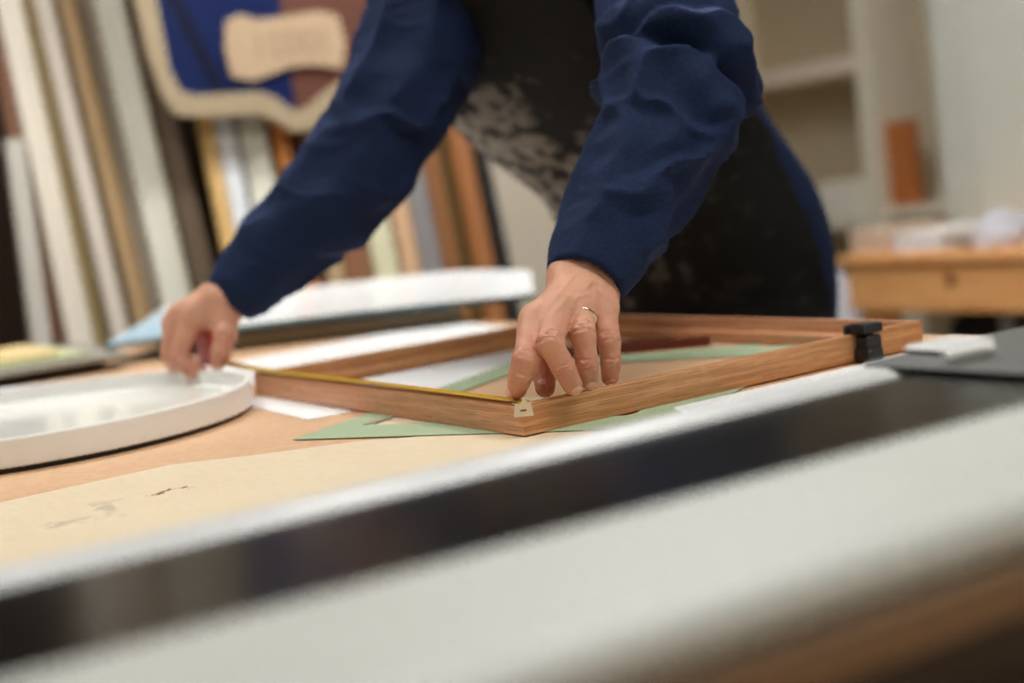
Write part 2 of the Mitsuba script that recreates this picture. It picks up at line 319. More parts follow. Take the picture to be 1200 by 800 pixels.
def bar2(a, b, w, z0, z1):
    a, b = np.array(a), np.array(b); d = (b - a) / np.linalg.norm(b - a); n = np.array([-d[1], d[0]]) * w / 2
    return prism([tuple(a + n), tuple(a - n), tuple(b - n), tuple(b + n)], z0, z1)
solo('knife_blade', bar2((-.043, .236), (-.008, .245), .006, zg + .0013, zg + .0024), M_STEEL, 'small steel sliver of blade lying on the green mat', 'blade')
solo('moulding_offcut', bar2((.30, .47), (.472, .31), .014, TZ + .0005, TZ + .012), mat('mahogany', lin(112, 50, 36), 0.4), 'reddish brown moulding offcut lying inside the frame near its back rail', 'moulding offcut')
solo('moulding_offcut', bar2((.335, .505), (.475, .385), .012, TZ + .0005, TZ + .009), mat('walnut', lin(88, 60, 42), 0.4), 'thin dark walnut offcut lying against the inside of the back rail', 'moulding offcut')
solo('green_card_strip', bar2((.31, .385), (.465, .215), .05, zg + .0013, zg + .0020), M_GREEN, 'sage green card strip inside the frame beside the front right rail', 'mat board')

# ------------------------------------------------------------------ the wooden frame: four mitred rails with a rabbet
W_, L_, H_ = .511, .634, .0282
zf = TZ + .0068
def rail(name, length, corner, ang, m, label=None):
    prof = [(0, 0), (.020, 0), (.020, .0115), (.0095, .0135), (.0095, H_ - .0012), (.0083, H_), (.0012, H_), (0, H_ - .0012)]
    n = len(prof); v = []
    for end in (0, 1):
        for (w, z) in prof: v.append([w if end == 0 else length - w, w, z])
    f = []
    for i in range(n):
        j = (i + 1) % n; f += [[i, j, n + j], [i, n + j, n + i]]
    caps = trimesh.creation.triangulate_polygon(Polygon(prof), engine='earcut')[1]
    pv = trimesh.creation.triangulate_polygon(Polygon(prof), engine='earcut')[0]
    order = [int(np.argmin(np.linalg.norm(np.array(prof) - q, axis=1))) for q in pv]
    for a, b, c in caps:
        a, b, c = order[a], order[b], order[c]; f += [[a, c, b], [n + a, n + b, n + c]]
    mm = trimesh.Trimesh(np.array(v), f, process=False); mm.fix_normals()
    mm = move(mm, (0, 0, 0), ang); mm.apply_translation([corner[0], corner[1], zf - .0048])
    k = obj(name, mm, m, FR)
    return k
FR = thing('wooden_frame', 'bare oak picture frame lying face down, measured by both hands', 'picture frame')
rail('rail', W_, (0, 0), 0, M_OAKX)
rail('rail', L_, (W_, 0), math.pi / 2, M_OAKY)
rail('rail', W_, (W_, L_), math.pi, M_OAKX)
rail('rail', L_, (0, L_), -math.pi / 2, M_OAKY)
TOPZ = zf - .0048 + H_

sheet('white_card_strip', [(.150, -.024), (.500, -.020), (.500, -.34), (.0, -.34)], zg + .0014, zg + .0018, M_PAPER, 'white card strip between the front right rail and the cutter')
# black clamp gripping the near right rail
t = thing('spring_clamp', 'small black clamp gripping the front right rail of the frame', 'clamp')
obj('front_jaw', bx(.410, .431, -.020, -.0012, TZ + .010, TOPZ - .0015, .002), M_BLACK, t)
obj('foot', bx(.405, .427, -.026, -.0012, TZ + .0015, TZ + .0165, .003), M_BLACK, t)
obj('head', bx(.407, .434, -.020, .004, TOPZ - .001 + .0015, TOPZ + .011, .002), M_BLACK, t)
obj('back_jaw', bx(.410, .431, .0102, .016, TOPZ - .012, TOPZ + .009, .002), M_BLACK, t)
obj('screw', tube([(.420, .003, TOPZ + .006), (.420, .011, TOPZ + .006)], .004), M_BLACK, t)

# ------------------------------------------------------------------ tape measure
t = thing('tape_measure', 'red tape measure with its yellow blade along the frame rail', 'tape measure')
body = prism(Polygon([(-.024, -.022), (.024, -.022), (.024, .010), (.010, .024), (-.024, .024)]).buffer(.004), -.011, .011)
body.apply_transform(np.array([[0, 0, 1, 0], [-1, 0, 0, 0], [0, 1, 0, 0], [0, 0, 0, 1.0]]))
obj('case', move(body, (-.002, .768, .962)), M_RED, t, 30)
obj('belt_clip', move(bx(.0112, .0130, -.014, .014, -.012, .016), (-.002, .768, .962)), M_STEEL, t)
bl, uvs, fc = [], [], []
S = 60
for i in range(S + 1):
    s = i / S; y = -.0015 + .741 * s
    z = TOPZ + .0008 + .004 * max(0, (y - .55) / .19) ** 2 + .0012 * math.sin(math.pi * min(1, max(0, y) / .6))
    tw = 0.25 * max(0, (y - .30) / .44)
    for j in range(5):
        w = (j / 4 - .5) * .0125; dz = .0016 * (2 * abs(j / 4 - .5)) ** 2
        bl.append([.0035 + w * math.cos(tw), y, z + dz + (w + .00625) * math.sin(tw)]); uvs.append([y, j / 4])
for i in range(S):
    for j in range(4):
        a = i * 5 + j; fc += [[a, a + 1, a + 6], [a, a + 6, a + 5]]
bl, uvs, fc = np.array(bl), np.array(uvs), np.array(fc)
nb = len(bl); bl2 = np.vstack([bl, bl + [0, 0, .0003]])
fc2 = np.vstack([fc[:, ::-1], fc + nb])
obj('blade', trimesh.Trimesh(bl2, fc2, process=False), M_TAPE, t, True, uv=np.vstack([uvs, uvs]))
hk = Polygon([(-.009, -.011), (.009, -.011), (.0075, .001), (.004, .0015), (.0015, .007), (-.001, .001), (-.007, .001)]).difference(Polygon([(-.003, -.0065), (.003, -.0065), (.003, -.0045), (-.003, -.0045)]))
hook = trimesh.creation.extrude_polygon(hk, .001, engine='earcut')
hook.apply_transform(np.array([[.75, 0, .66, 0], [-.66, 0, .75, 0], [0, 1, 0, 0], [0, 0, 0, 1.0]]))
obj('end_hook', cat_([move(hook, (-.001, -.0045, TOPZ + .001)), bx(-.002, .009, -.004, .012, TOPZ + .0004, TOPZ + .0012)]), M_HOOK, t)

# ------------------------------------------------------------------ oval white frame with a picture
t = thing('oval_frame', 'round white frame with a picture lying flat at the left of the table', 'picture frame')
OC = (-.283, .642)
pr = [(.238, 0), (.262, 0), (.2632, .002), (.2632, .0275), (.2615, .0295), (.2565, .0295), (.2545, .027), (.252, .012), (.238, .011), (.238, 0)]
rim = lathe(pr, 128); rim.apply_translation([OC[0], OC[1], TZ + .006]); obj('rim', rim, M_WHITE, t, 35)
gap_base = lathe([(.236, 0), (.256, 0), (.256, .006), (.236, .006), (.236, 0)], 96); gap_base.apply_translation([OC[0], OC[1], TZ + .0005]); obj('shadow_gap_base', gap_base, M_BLACK, t, 35)  # black ring stands in for the shadow gap under the rim
pic = trimesh.creation.cylinder(.2375, .003, sections=96); pic.apply_translation([OC[0], OC[1], TZ + .0145]); obj('picture', pic, M_PRINT, t)
sheet('white_backing_sheet', [(-1.0, 1.06), (-.12, .94), (.02, .88), (.06, .66), (.34, .70), (.52, .80), (.585, 1.17), (.15, 1.095), (.048, 1.146), (-.057, 1.232), (-.166, 1.31), (-.40, 1.33), (-1.0, 1.33)], TZ + .0002, TZ + .0014, M_PAPER, 'large white sheet lying behind both frames at the back of the table')

# ------------------------------------------------------------------ board cutter across the front of the table
t = thing('board_cutter', 'long board cutter with white rail, black channel and grey bar in front', 'cutter')
CX0, CX1 = -1.35, .30
obj('base_board', bx(CX0, CX1, -.72, -.37, TZ + .0015, TZ + .045), M_BLACK, t)
obj('guide_rail', extrude_x([(-.405, TZ + .046), (-.366, TZ + .046), (-.366, TZ + .064), (-.370, TZ + .069), (-.378, TZ + .0715), (-.392, TZ + .0715), (-.400, TZ + .069), (-.405, TZ + .064)], CX0, .052), M_RAIL, t)
obj('channel', extrude_x([(-.5855, TZ + .046), (-.406, TZ + .046), (-.406, TZ + .0655), (-.41, TZ + .067), (-.5855, TZ + .0665)], CX0, CX1), M_BLACKG, t)
prof = [(-.586, TZ + .046), (-.586, TZ + .068)] + [(-.606 + .020 * math.cos(a), TZ + .068 + .013 * math.sin(a)) for a in np.linspace(0, math.pi / 2, 6)][1:] + \
       [(-.722 - .013 * math.cos(a), TZ + .068 + .013 * math.sin(a)) for a in np.linspace(math.pi / 2, 0, 7)] + [(-.735, TZ + .0662), (-.715, TZ + .062), (-.69, TZ + .046)]
obj('clamp_bar', extrude_x(prof, CX0, CX1), M_ALU, t, 40)
obj('timber_front', bx(CX0, CX1, -.738, -.7205, TZ + .042, TZ + .0615, .002), M_TIMBER, t)
# cutting head parked at the right end of the rail
hd = obj('cutting_head', bx(.062, .26, -.50, -.36, TZ + .0680, TZ + .0725, .002), mat('head_grey', lin(84, 86, 84), .45), t, 30)
obj('handle', tube([(.068, -.430, TZ + .0772), (.078, -.431, TZ + .0785), (.098, -.434, TZ + .0785), (.108, -.435, TZ + .0772)], .0042), M_WHITE, hd, 40)  # long highlight on the handle put into its white colour
obj('blade_housing', bx(.100, .150, -.405, -.362, TZ + .0727, TZ + .0785, .003), M_RAIL, hd, 30)
obj('rail_stop', bx(.056, .16, -.398, -.350, TZ + .0463, TZ + .0665, .006), mat('stop_grey', lin(168, 174, 164), .4), t, 30)

# ------------------------------------------------------------------ boards stacked at the back of the table
for x in (-.9, -.02): solo('spacer_block', bx(x - .05, x + .05, 1.40, 1.70, TZ + .0005, TZ + .018, .002), M_RACK, f'dark wooden block {"at the left end" if x < -.5 else "near the middle"} under the stacked boards', 'wooden block')
def slab(name, x0, x1, y0, y1, z0, z1, m, label, rz=0.0):
    return solo(name, move(bx(x0, x1, y0, y1, z0, z1, .0015), (0, 0, 0), rz, ((x0 + x1) / 2, (y0 + y1) / 2, 0)), m, label, 'board')
slab('grey_board', -1.25, .06, 1.335, 1.73, TZ + .0185, TZ + .027, mat('board_grey', lin(150, 146, 134), .6), 'thick grey board at the bottom of the stack behind the round frame', -.06)
slab('green_board', -1.2, .00, 1.38, 1.72, TZ + .0275, TZ + .033, mat('board_green', lin(196, 204, 160), .6), 'pale green board in the middle of the stack behind the round frame', -.03)
slab('yellow_board', -1.15, -.03, 1.43, 1.73, TZ + .0335, TZ + .040, mat('board_yellow', lin(224, 200, 146), .6), 'straw yellow board on top of the stack behind the round frame', -.05)
# big glossy sheet with a lifted back edge
def big_sheet():
    A, B = np.array([.035, 1.40]), np.array([.665, 1.005]); nx, ny = 40, 20
    d = (B - A) / np.linalg.norm(B - A); nrm = np.array([-d[1], d[0]]) * -1
    if nrm @ np.array([.5, .85]) < 0: nrm = -nrm
    v = []
    for i in range(nx + 1):
        for j in range(ny + 1):
            s, r = i / nx, j / ny
            wid = .46 * (1 - .55 * max(0, (s - .75) / .25) ** 2.5)
            q = A + (B - A) * s + nrm * (wid * r + .10 * max(0, (s - .75) / .25) ** 2.5)
            z = TZ + .038 + .028 * r ** 1.2 + .012 * math.sin(math.pi * s) * (1 - r) ** 0 * .5 - .006 * max(0, (s - .8) / .2)
            v.append([q[0], q[1], z])
    v = np.array(v); n = len(v); f = []
    w = ny + 1
    for i in range(nx):
        for j in range(ny):
            a = i * w + j; f += [[a, a + w, a + w + 1], [a, a + w + 1, a + 1]]
    f = np.array(f); v2 = np.vstack([v, v - [0, 0, .009]])
    g = [f, f[:, ::-1] + n]
    def wall(ids):
        for a, b in zip(ids[:-1], ids[1:]): g.append(np.array([[a, b, b + n], [a, b + n, a + n]]))
    wall([i * w for i in range(nx + 1)]); wall([i * w + ny for i in range(nx, -1, -1)]); wall([j for j in range(ny, -1, -1)]); wall([nx * w + j for j in range(ny + 1)])
    m = trimesh.Trimesh(v2, np.vstack(g), process=False); m.fix_normals(); return m
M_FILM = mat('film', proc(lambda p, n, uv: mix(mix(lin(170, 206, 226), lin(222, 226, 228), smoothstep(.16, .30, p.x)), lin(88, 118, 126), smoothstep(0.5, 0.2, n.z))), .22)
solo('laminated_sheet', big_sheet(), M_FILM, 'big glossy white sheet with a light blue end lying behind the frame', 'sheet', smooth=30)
solo('added_beige_board', prism([(.20, 1.335), (.575, 1.105), (.585, 1.60), (.20, 1.62)], TZ + .0035, TZ + .026), mat('board_beige', lin(150, 132, 104), .6), 'added beige board lightening the dark gap under the glossy white sheet', 'board')  # added so the gap under the sheet does not go black

# ------------------------------------------------------------------ mouldings leaning on the added rack
t = thing('added_moulding_rack', 'added dark brown rack giving the shade behind the leaning mouldings', 'rack')
obj('back_panel', bx(-1.6, 1.72, 2.80, 2.84, 0, 2.45), M_RACK, t)  # dark sheet in place of the shade between the packed mouldings
obj('top_rail', bx(-1.6, 1.72, 2.69, 2.7995, 2.30, 2.36), M_RACK, t)
for x in (-1.56, 1.68): obj('post', bx(x - .04, x + .04, 2.69, 2.7995, 0, 2.2995), M_RACK, t)
SLOPE = .27
def lean(name, xb, xt, w, col, label, style='flat', y0=1.955, depth=.022, ztop=2.35, zb=0.002, cat='moulding', rough=.5, slope=SLOPE, edge=None, group=None):
    """A stick standing on the floor at (xb, y0), leaning back by slope; xb and xt are its centre at z = 0.92 and z = 1.65."""
    m = mat(name + '_' + str(len(labels)), col, rough)
    k = thing(name, label, cat, group)
    dx = (xt - xb) / .73
    def at(u, d, z):
        return [xb + dx * (z - .92) + u, y0 + slope * z - d, z]
    if style == 'flat': prof = [(-w / 2, 0), (w / 2, 0), (w / 2, depth * .8), (w / 2 - .003, depth), (-w / 2 + .003, depth), (-w / 2, depth * .8)]
    elif style == 'scoop': prof = [(-w / 2, 0), (w / 2, 0), (w / 2, depth), (w * .36, depth * 1.05)] + [(w * (.30 - .7 * s), depth * (.95 - .55 * math.sin(math.pi * s * .5))) for s in np.linspace(0, 1, 5)] + [(-w / 2, depth * .35)]
    else: prof = [(-w / 2, 0), (w / 2, 0), (w / 2, depth * .5), (w * .42, depth * .9), (w * .2, depth), (0, depth * .7), (-w * .2, depth), (-w * .42, depth * .9), (-w / 2, depth * .5)]
    n = len(prof); v = [at(u, d, z) for z in (zb, ztop) for u, d in prof]; f = []
    for i in range(n):
        j = (i + 1) % n; f += [[i, j, n + j], [i, n + j, n + i]]
    for i in range(1, n - 1): f += [[0, i, i + 1], [n, n + i, n + i + 1]]
    mm = trimesh.Trimesh(np.array(v), f, process=False); mm.fix_normals()
    obj('stick', mm, m, k)
    if edge:                                         # a beaded edge: a row of small half-round beads
        side, col2, r = edge
        m2 = mat(name + '_bead_' + str(len(labels)), col2, .45)
        zs = np.arange(max(zb, .75) + .01, min(ztop, 1.85), r * 1.9)
        b = trimesh.creation.icosphere(1, r)
        beads = [move(b, at(side * (w / 2 - r * .6), depth * .95, z)) for z in zs]
        kk = obj('beading', cat_(beads), m2, k, True); labels[kk] = {'kind': 'stuff'}
    return k
FF, F0, F1, F2 = 1.925, 1.955, 1.985, 2.016        # layers, front to back
lean('moulding_length', 0.114, 0.174, 0.042, lin(196, 192, 182), 'short grey white moulding at the far left end of the rack', ztop=1.36, y0=1.925)
lean('moulding_length', 0.165, 0.200, 0.045, lin(176, 128, 102), 'pinkish tan moulding behind the first cream one at the left', ztop=1.9, y0=F2, depth=.012)
lean('moulding_length', 0.205, 0.212, 0.056, lin(228, 220, 204), 'cream white beaded moulding leaning between pink and olive gold ones', edge=(1, lin(236, 230, 214), .006), y0=F0)
lean('moulding_length', 0.250, 0.257, 0.042, lin(160, 140, 94), 'olive gold moulding with a dull scooped face leaning at left', style='scoop', y0=F1)
lean('moulding_length', 0.296, 0.292, 0.038, lin(216, 206, 194), 'narrow off white beaded moulding between olive gold and tan ones', edge=(1, lin(206, 194, 176), .005), y0=F0)
lean('moulding_length', 0.324, 0.328, 0.040, lin(112, 98, 70), 'thin drab brown moulding beside the narrow off white one', y0=F1)
lean('moulding_length', 0.355, 0.348, 0.038, lin(182, 152, 112), 'tan beaded moulding left of the broad white one', style='ogee', edge=(1, lin(156, 128, 90), .005), y0=F0)
lean('moulding_length', 0.400, 0.404, 0.040, lin(140, 128, 110), 'grey brown moulding tucked against the broad white one', y0=F1)
lean('moulding_length', 0.444, 0.447, 0.066, lin(224, 222, 208), 'broad white beaded moulding, widest of those at the left', style='scoop', edge=(1, lin(212, 208, 190), .007), y0=F0)
lean('moulding_length', 0.521, 0.517, 0.056, lin(96, 78, 58), 'dark brown moulding right of the broad white one', style='ogee', y0=F0)
lean('moulding_length', 0.580, 0.615, 0.032, lin(230, 190, 122), 'honey yellow wooden moulding below the painted sign', y0=FF)
lean('moulding_length', 0.624, 0.659, 0.046, lin(232, 236, 240), 'cool white moulding right of the honey yellow one', y0=FF)
lean('moulding_length', 0.694, 0.729, 0.060, lin(230, 228, 212), 'warm white moulding between the cool white and orange ones', style='scoop', y0=FF)
lean('moulding_length', 0.765, 0.800, 0.036, lin(226, 148, 78), 'bright orange wood moulding below the painted sign', y0=FF)
lean('moulding_length', 0.812, 0.855, 0.040, lin(94, 42, 28), 'dark mahogany moulding right of the orange one', y0=F1)
lean('moulding_length', 0.850, 0.893, 0.044, lin(190, 164, 124), 'sandy tan moulding partly behind the raised sleeve', y0=F0)
lean('moulding_length', 0.915, 0.958, 0.072, lin(146, 98, 64), 'wide mid brown moulding below the far sleeve', style='ogee', y0=F0)
lean('moulding_length', 0.990, 1.033, 0.066, lin(224, 220, 186), 'pale yellow green moulding below the far forearm', y0=F0)
lean('moulding_length', 1.060, 1.103, 0.048, lin(218, 178, 140), 'peach tan moulding between pale yellow and slate grey ones', y0=F0)
lean('moulding_length', 1.119, 1.162, 0.060, lin(140, 136, 138), 'slate grey moulding right of the peach tan one', y0=F0)
lean('moulding_length', 1.178, 1.222, 0.050, lin(142, 92, 46), 'chestnut brown moulding right of the slate grey one', style='ogee', y0=F0)
lean('moulding_length', 1.232, 1.276, 0.060, lin(88, 66, 26), 'very dark olive brown moulding between two chestnut ones', y0=F1)
lean('moulding_length', 1.276, 1.320, 0.060, lin(160, 102, 54), 'russet brown moulding beside the black strip', style='ogee', y0=F0)
lean('moulding_length', 1.330, 1.374, 0.034, lin(26, 24, 24), 'thin black strip leaning beside the grey board', y0=F0)
lean('leaning_panel', 1.458, 1.500, .200, lin(186, 176, 160), 'wide warm grey panel leaning at the right end of the rack', y0=F0, depth=.012, cat='board')

# painted sign hanging in front of the mouldings
t = thing('painted_sign', 'shaped sign with cream border, blue and brown field and a plaque', 'sign')
SY = 2.2
outer = [(.425, 1.98), (.435, 1.72), (.452, 1.52), (.475, 1.42), (.500, 1.378), (.56, 1.370), (.70, 1.366), (.745, 1.345), (.782, 1.318), (.838, 1.320), (.89, 1.350), (.94, 1.380), (1.01, 1.405), (1.14, 1.43), (1.22, 1.55), (1.24, 1.75), (1.24, 1.98)]
op = Polygon(outer).buffer(.012).buffer(-.012)
ip = Polygon([(.475, 1.94), (.487, 1.66), (.497, 1.48), (.515, 1.435), (.545, 1.42), (.71, 1.418), (.75, 1.40), (.785, 1.368), (.82, 1.368), (.87, 1.40), (.94, 1.437), (1.02, 1.465), (1.12, 1.49), (1.17, 1.58), (1.185, 1.75), (1.185, 1.94)])
def upright(poly, y, th):
    m = trimesh.creation.extrude_polygon(poly, th, engine='earcut'); v = np.array(m.vertices)
    m.vertices = np.stack([v[:, 0], y - v[:, 2], v[:, 1]], 1); m.fix_normals(); return m
obj('border', upright(op.difference(ip), SY, .022), mat('sign_border', lin(186, 168, 138), .6), t)
split = LineString([(.80, 1.2), (.785, 1.5), (.785, 2.1)])
blue_p = ip.intersection(Polygon([(.3, 1.2), (.80, 1.2), (.78, 2.1), (.3, 2.1)])); brown_p = ip.difference(Polygon([(.3, 1.2), (.80, 1.2), (.78, 2.1), (.3, 2.1)]))
M_SBLUE = mat('sign_blue', proc(lambda p, n, uv: mix(lin(2, 28, 84), lin(4, 8, 36), smoothstep(.03, .0, dr.abs(p.x + .35 * (p.z - 1.5) - .585)) )), .4)
obj('blue_field', upright(blue_p.buffer(.004), SY - .004, .009), M_SBLUE, t)
obj('brown_field', upright(brown_p.buffer(.0035), SY - .004, .008), mat('sign_brown', lin(108, 66, 54), .5), t)
pl = obj('plaque', upright(Polygon([(.652, 1.462), (.70, 1.452), (.79, 1.478), (.86, 1.480), (.925, 1.468), (.940, 1.52), (.930, 1.580), (.88, 1.592), (.80, 1.582), (.72, 1.578), (.685, 1.592), (.655, 1.580), (.645, 1.52)]).buffer(.008), SY - .0135, .012), mat('plaque', lin(206, 178, 146), .6), t)
M_WORN = mat('worn_letter', lin(186, 160, 130), .7)
for (cx, w, s) in ((.72, .018, 0), (.765, .02, 1), (.808, .024, 2), (.855, .022, 2), (.892, .016, 0)):
    ring = Point(0, 0).buffer(1).difference(Point(0, 0).buffer(.55))
    if s == 0: ring = Polygon([(-.3, -1), (.3, -1), (.3, 1), (-.3, 1)])
    if s == 1: ring = ring.difference(Polygon([(0, -.4), (2, -.4), (2, .4), (0, .4)]))
    obj('worn_letter', upright(affinity.translate(affinity.scale(ring, w, .030, origin=(0, 0)), cx, 1.528 + .03 * (cx - .8)), SY - .0256, .0015), M_WORN, pl)
for x in (.60, 1.05): obj('hanging_cord', tube([(x, SY - .012, 1.96), (x, SY - .012, CEIL - .002)], .0025, 6), M_RACK, t)

# ------------------------------------------------------------------ right hand side: bench, shelf unit, boards
t = thing('pine_bench', 'orange pine bench at the right behind the table', 'bench')
BX = 2.485
obj('bench_top', bx(BX - .02, BX + .58, .55, 2.14, .775, .80, .004), M_PINE, t)
obj('front_rail', bx(BX, BX + .03, .57, 2.12, .635, .7745, .003), M_PINE, t)
obj('back_rail', bx(BX + .53, BX + .56, .57, 2.12, .635, .7745, .003), M_PINE, t)
for y in (2.05, .63):
    for x in (BX + .067, BX + .495): obj('leg', bx(x - .035, x + .035, y - .045, y + .045, 0, .7745, .003), M_PINE, t)
obj('knot', ball((BX - .0005, 1.72, .725), (.0015, .016, .022)), mat('knot', lin(120, 62, 30), .5), t)
def box_thing(name, x0, x1, y0, y1, z0, z1, col, label, cat, c=.004, rough=.6):
    return solo(name, bx(x0, x1, y0, y1, z0, z1, c), mat(name + str(len(labels)), col, rough), label, cat)
box_thing('carton', 2.52, 2.80, 2.13 - .14, 2.13, .8005, .872, lin(214, 190, 170), 'low pinkish beige carton on the left end of the pine bench', 'box')
for i, (dy, dr_, c) in enumerate(((0, .02, (232, 234, 238)), (.008, -.03, (224, 228, 236)), (-.006, .05, (238, 238, 238)))):
    solo('paper_bundle', move(bx(2.54, 2.82, 1.80, 1.975, .8005 + .018 * i, .8182 + .018 * i, .003), (0, dy * .5, 0), dr_, (2.68, 1.89, 0)), mat('bundle' + str(i), lin(*c), .6), ['lowest', 'middle', 'topmost'][i] + ' white paper bundle in the stack on the pine bench', 'paper')
def crumpled(c, r, seed, h):
    m = trimesh.creation.icosphere(4, 1.0); v = np.array(m.vertices); n = meshkit.fbm(v * 2.3 + seed, 4, seed)
    v = v * (0.7 + .6 * n)[:, None] * np.array(r); v[:, 2] = np.maximum(v[:, 2], -h); v[:, 2] += h; m.vertices = v + np.array(c); return m
solo('crumpled_wrap', crumpled((2.66, 1.66, .8005), (.11, .085, .065), 3, .03), mat('wrap', lin(218, 220, 232), .5), 'crumpled whitish plastic wrap on the pine bench', 'wrap', smooth=True)
solo('crumpled_wrap', crumpled((2.66, 1.40, .8005), (.11, .09, .06), 8, .03), mat('wrap2', lin(206, 206, 200), .5), 'crumpled pale grey plastic wrap at the right of the bench', 'wrap', smooth=True)
box_thing('knob_tool', 2.58, 2.62, 1.735, 1.765, .8005, .818, lin(70, 66, 62), 'small dark tool lying between wraps on the pine bench', 'tool')
# white boards standing on the bench behind
solo('white_board', bx(3.02, 3.04, 2.04, 2.185, .802, 2.10, .002), mat('wb1', lin(216, 220, 210), .5), 'tall narrow off white board standing at the back of the bench', 'board')
solo('white_board', bx(2.995, 3.015, .95, 2.03, .802, 2.10, .002), mat('wb2', lin(218, 222, 212), .5), 'tall broad off white board standing at the right of the bench', 'board')
# shelf unit
t = thing('shelf_unit', 'cream painted shelf unit behind the pine bench', 'shelf unit')
obj('upright', bx(3.28, 3.5615, 2.712, 2.79, 0, 2.4), M_SHELF, t); obj('upright', bx(3.28, 3.5615, 2.24, 2.30, 0, 2.4), M_SHELF, t); obj('upright', bx(3.28, 3.5615, 3.62, 3.70, 0, 2.4), M_SHELF, t)
obj('back_panel', bx(3.562, 3.582, 2.24, 3.70, 0, 2.4), M_SHELFBACK, t)
obj('shelf', bx(3.29, 3.5615, 2.791, 3.619, 1.395, 1.455), mat('shelf_pink', lin(240, 226, 208), .6), t)
obj('shelf', bx(3.29, 3.5615, 2.791, 3.619, .82, .852), M_SHELF, t)
obj('shelf', bx(3.29, 3.5615, 2.301, 2.711, .855, .89), M_SHELF, t)
obj('shelf', bx(3.29, 3.5615, 2.301, 2.711, 1.95, 1.99), M_SHELF, t); obj('shelf', bx(3.29, 3.5615, 2.791, 3.619, 1.95, 1.99), M_SHELF, t)
solo('white_box', bx(3.282, 3.54, 2.80, 3.04, .8525, 1.00, .004), mat('wbox', lin(246, 240, 226), .6), 'white cardboard box on the lower shelf beside the upright', 'box')
solo('orange_block', bx(3.31, 3.37, 2.595, 2.70, .8905, 1.195, .004), mat('oblock', lin(196, 118, 62), .5), 'orange brown wooden block standing on the shelf of the unit', 'wooden block')
solo('white_plank', bx(3.45, 3.475, 2.52, 2.60, .8905, 1.93, .003), mat('plk', lin(214, 214, 198), .6), 'pale cream plank standing behind the orange block', 'plank')
solo('white_plank', bx(3.40, 3.425, 2.44, 2.515, .8905, 1.90, .003), mat('plk2', lin(166, 160, 154), .6), 'pale grey plank standing right of the orange block', 'plank')
solo('dark_carton', bx(3.40, 3.52, 2.31, 2.42, .8905, 1.06, .003), mat('dcart', lin(116, 100, 84), .7), 'dark brown carton in the right corner of the shelf', 'box')
# below the bench
t = thing('pale_bin', 'pale green white bin under the pine bench', 'bin')
b = lathe([(0, 0), (.10, 0), (.115, .60), (.108, .60), (.094, .01), (0, .01)], 32); b.apply_translation([2.78, 2.08 - .14, .001]); obj('bucket', b, mat('pbin', lin(206, 212, 196), .5), t, 40)
rm = lathe([(.108, .595), (.121, .595), (.121, .612), (.108, .612), (.108, .595)], 32); rm.apply_translation([2.78, 1.94, .001]); obj('rim', rm, mat('pbin_rim', lin(196, 202, 188), .5), t, 40)
t = thing('grey_trolley', 'grey trolley with black wheels tilted under the bench', 'trolley')
wh = trimesh.creation.cylinder(.10, .03, sections=32); wh.apply_transform(trimesh.transformations.rotation_matrix(math.pi / 2, [0, 1, 0]))
obj('wheel', move(wh, (2.60, 1.735, .53)), M_BLACK, t, 40); obj('wheel', move(wh, (2.60, 1.50, .53)), M_BLACK, t, 40)
obj('deck', bx(2.63, 2.66, 1.44, 1.78, .08, .625, .004), mat('trol', lin(150, 148, 150), .4), t)
obj('bracket', bx(2.585, 2.629, 1.60, 1.65, .42, .63, .003), mat('trol2', lin(176, 174, 176), .4), t)
obj('base_plate', bx(2.60, 2.95, 1.42, 1.80, .002, .079, .004), M_METALLEG, t)
t = thing('white_sack', 'pale lavender white sack standing on a stool left of the bench', 'sack')
obj('bag', crumpled((2.66, 2.40, .4505), (.18, .17, .19), 5, .10), mat('sack', lin(222, 222, 232), .6), t, True)
t = thing('stool', 'dark low stool under the pale sack', 'stool')
obj('seat', bx(2.48, 2.84, 2.22, 2.58, .42, .45, .004), M_RACK, t)
for x in (2.52, 2.80):
    for y in (2.26, 2.54): obj('leg', bx(x - .02, x + .02, y - .02, y + .02, 0, .4195), M_RACK, t)

# ------------------------------------------------------------------ the person
PERSON = thing('person', 'person in navy sweatshirt and paint-stained black apron leaning over the table', 'person')
FDIR = np.array([-.93, -.36, 0]); FDIR = FDIR / np.linalg.norm(FDIR); SDIR = np.array([-FDIR[1] * -1, 0, 0])
SDIR = np.array([.36, -.93, 0]); SDIR = SDIR / np.linalg.norm(SDIR)       # the person's left

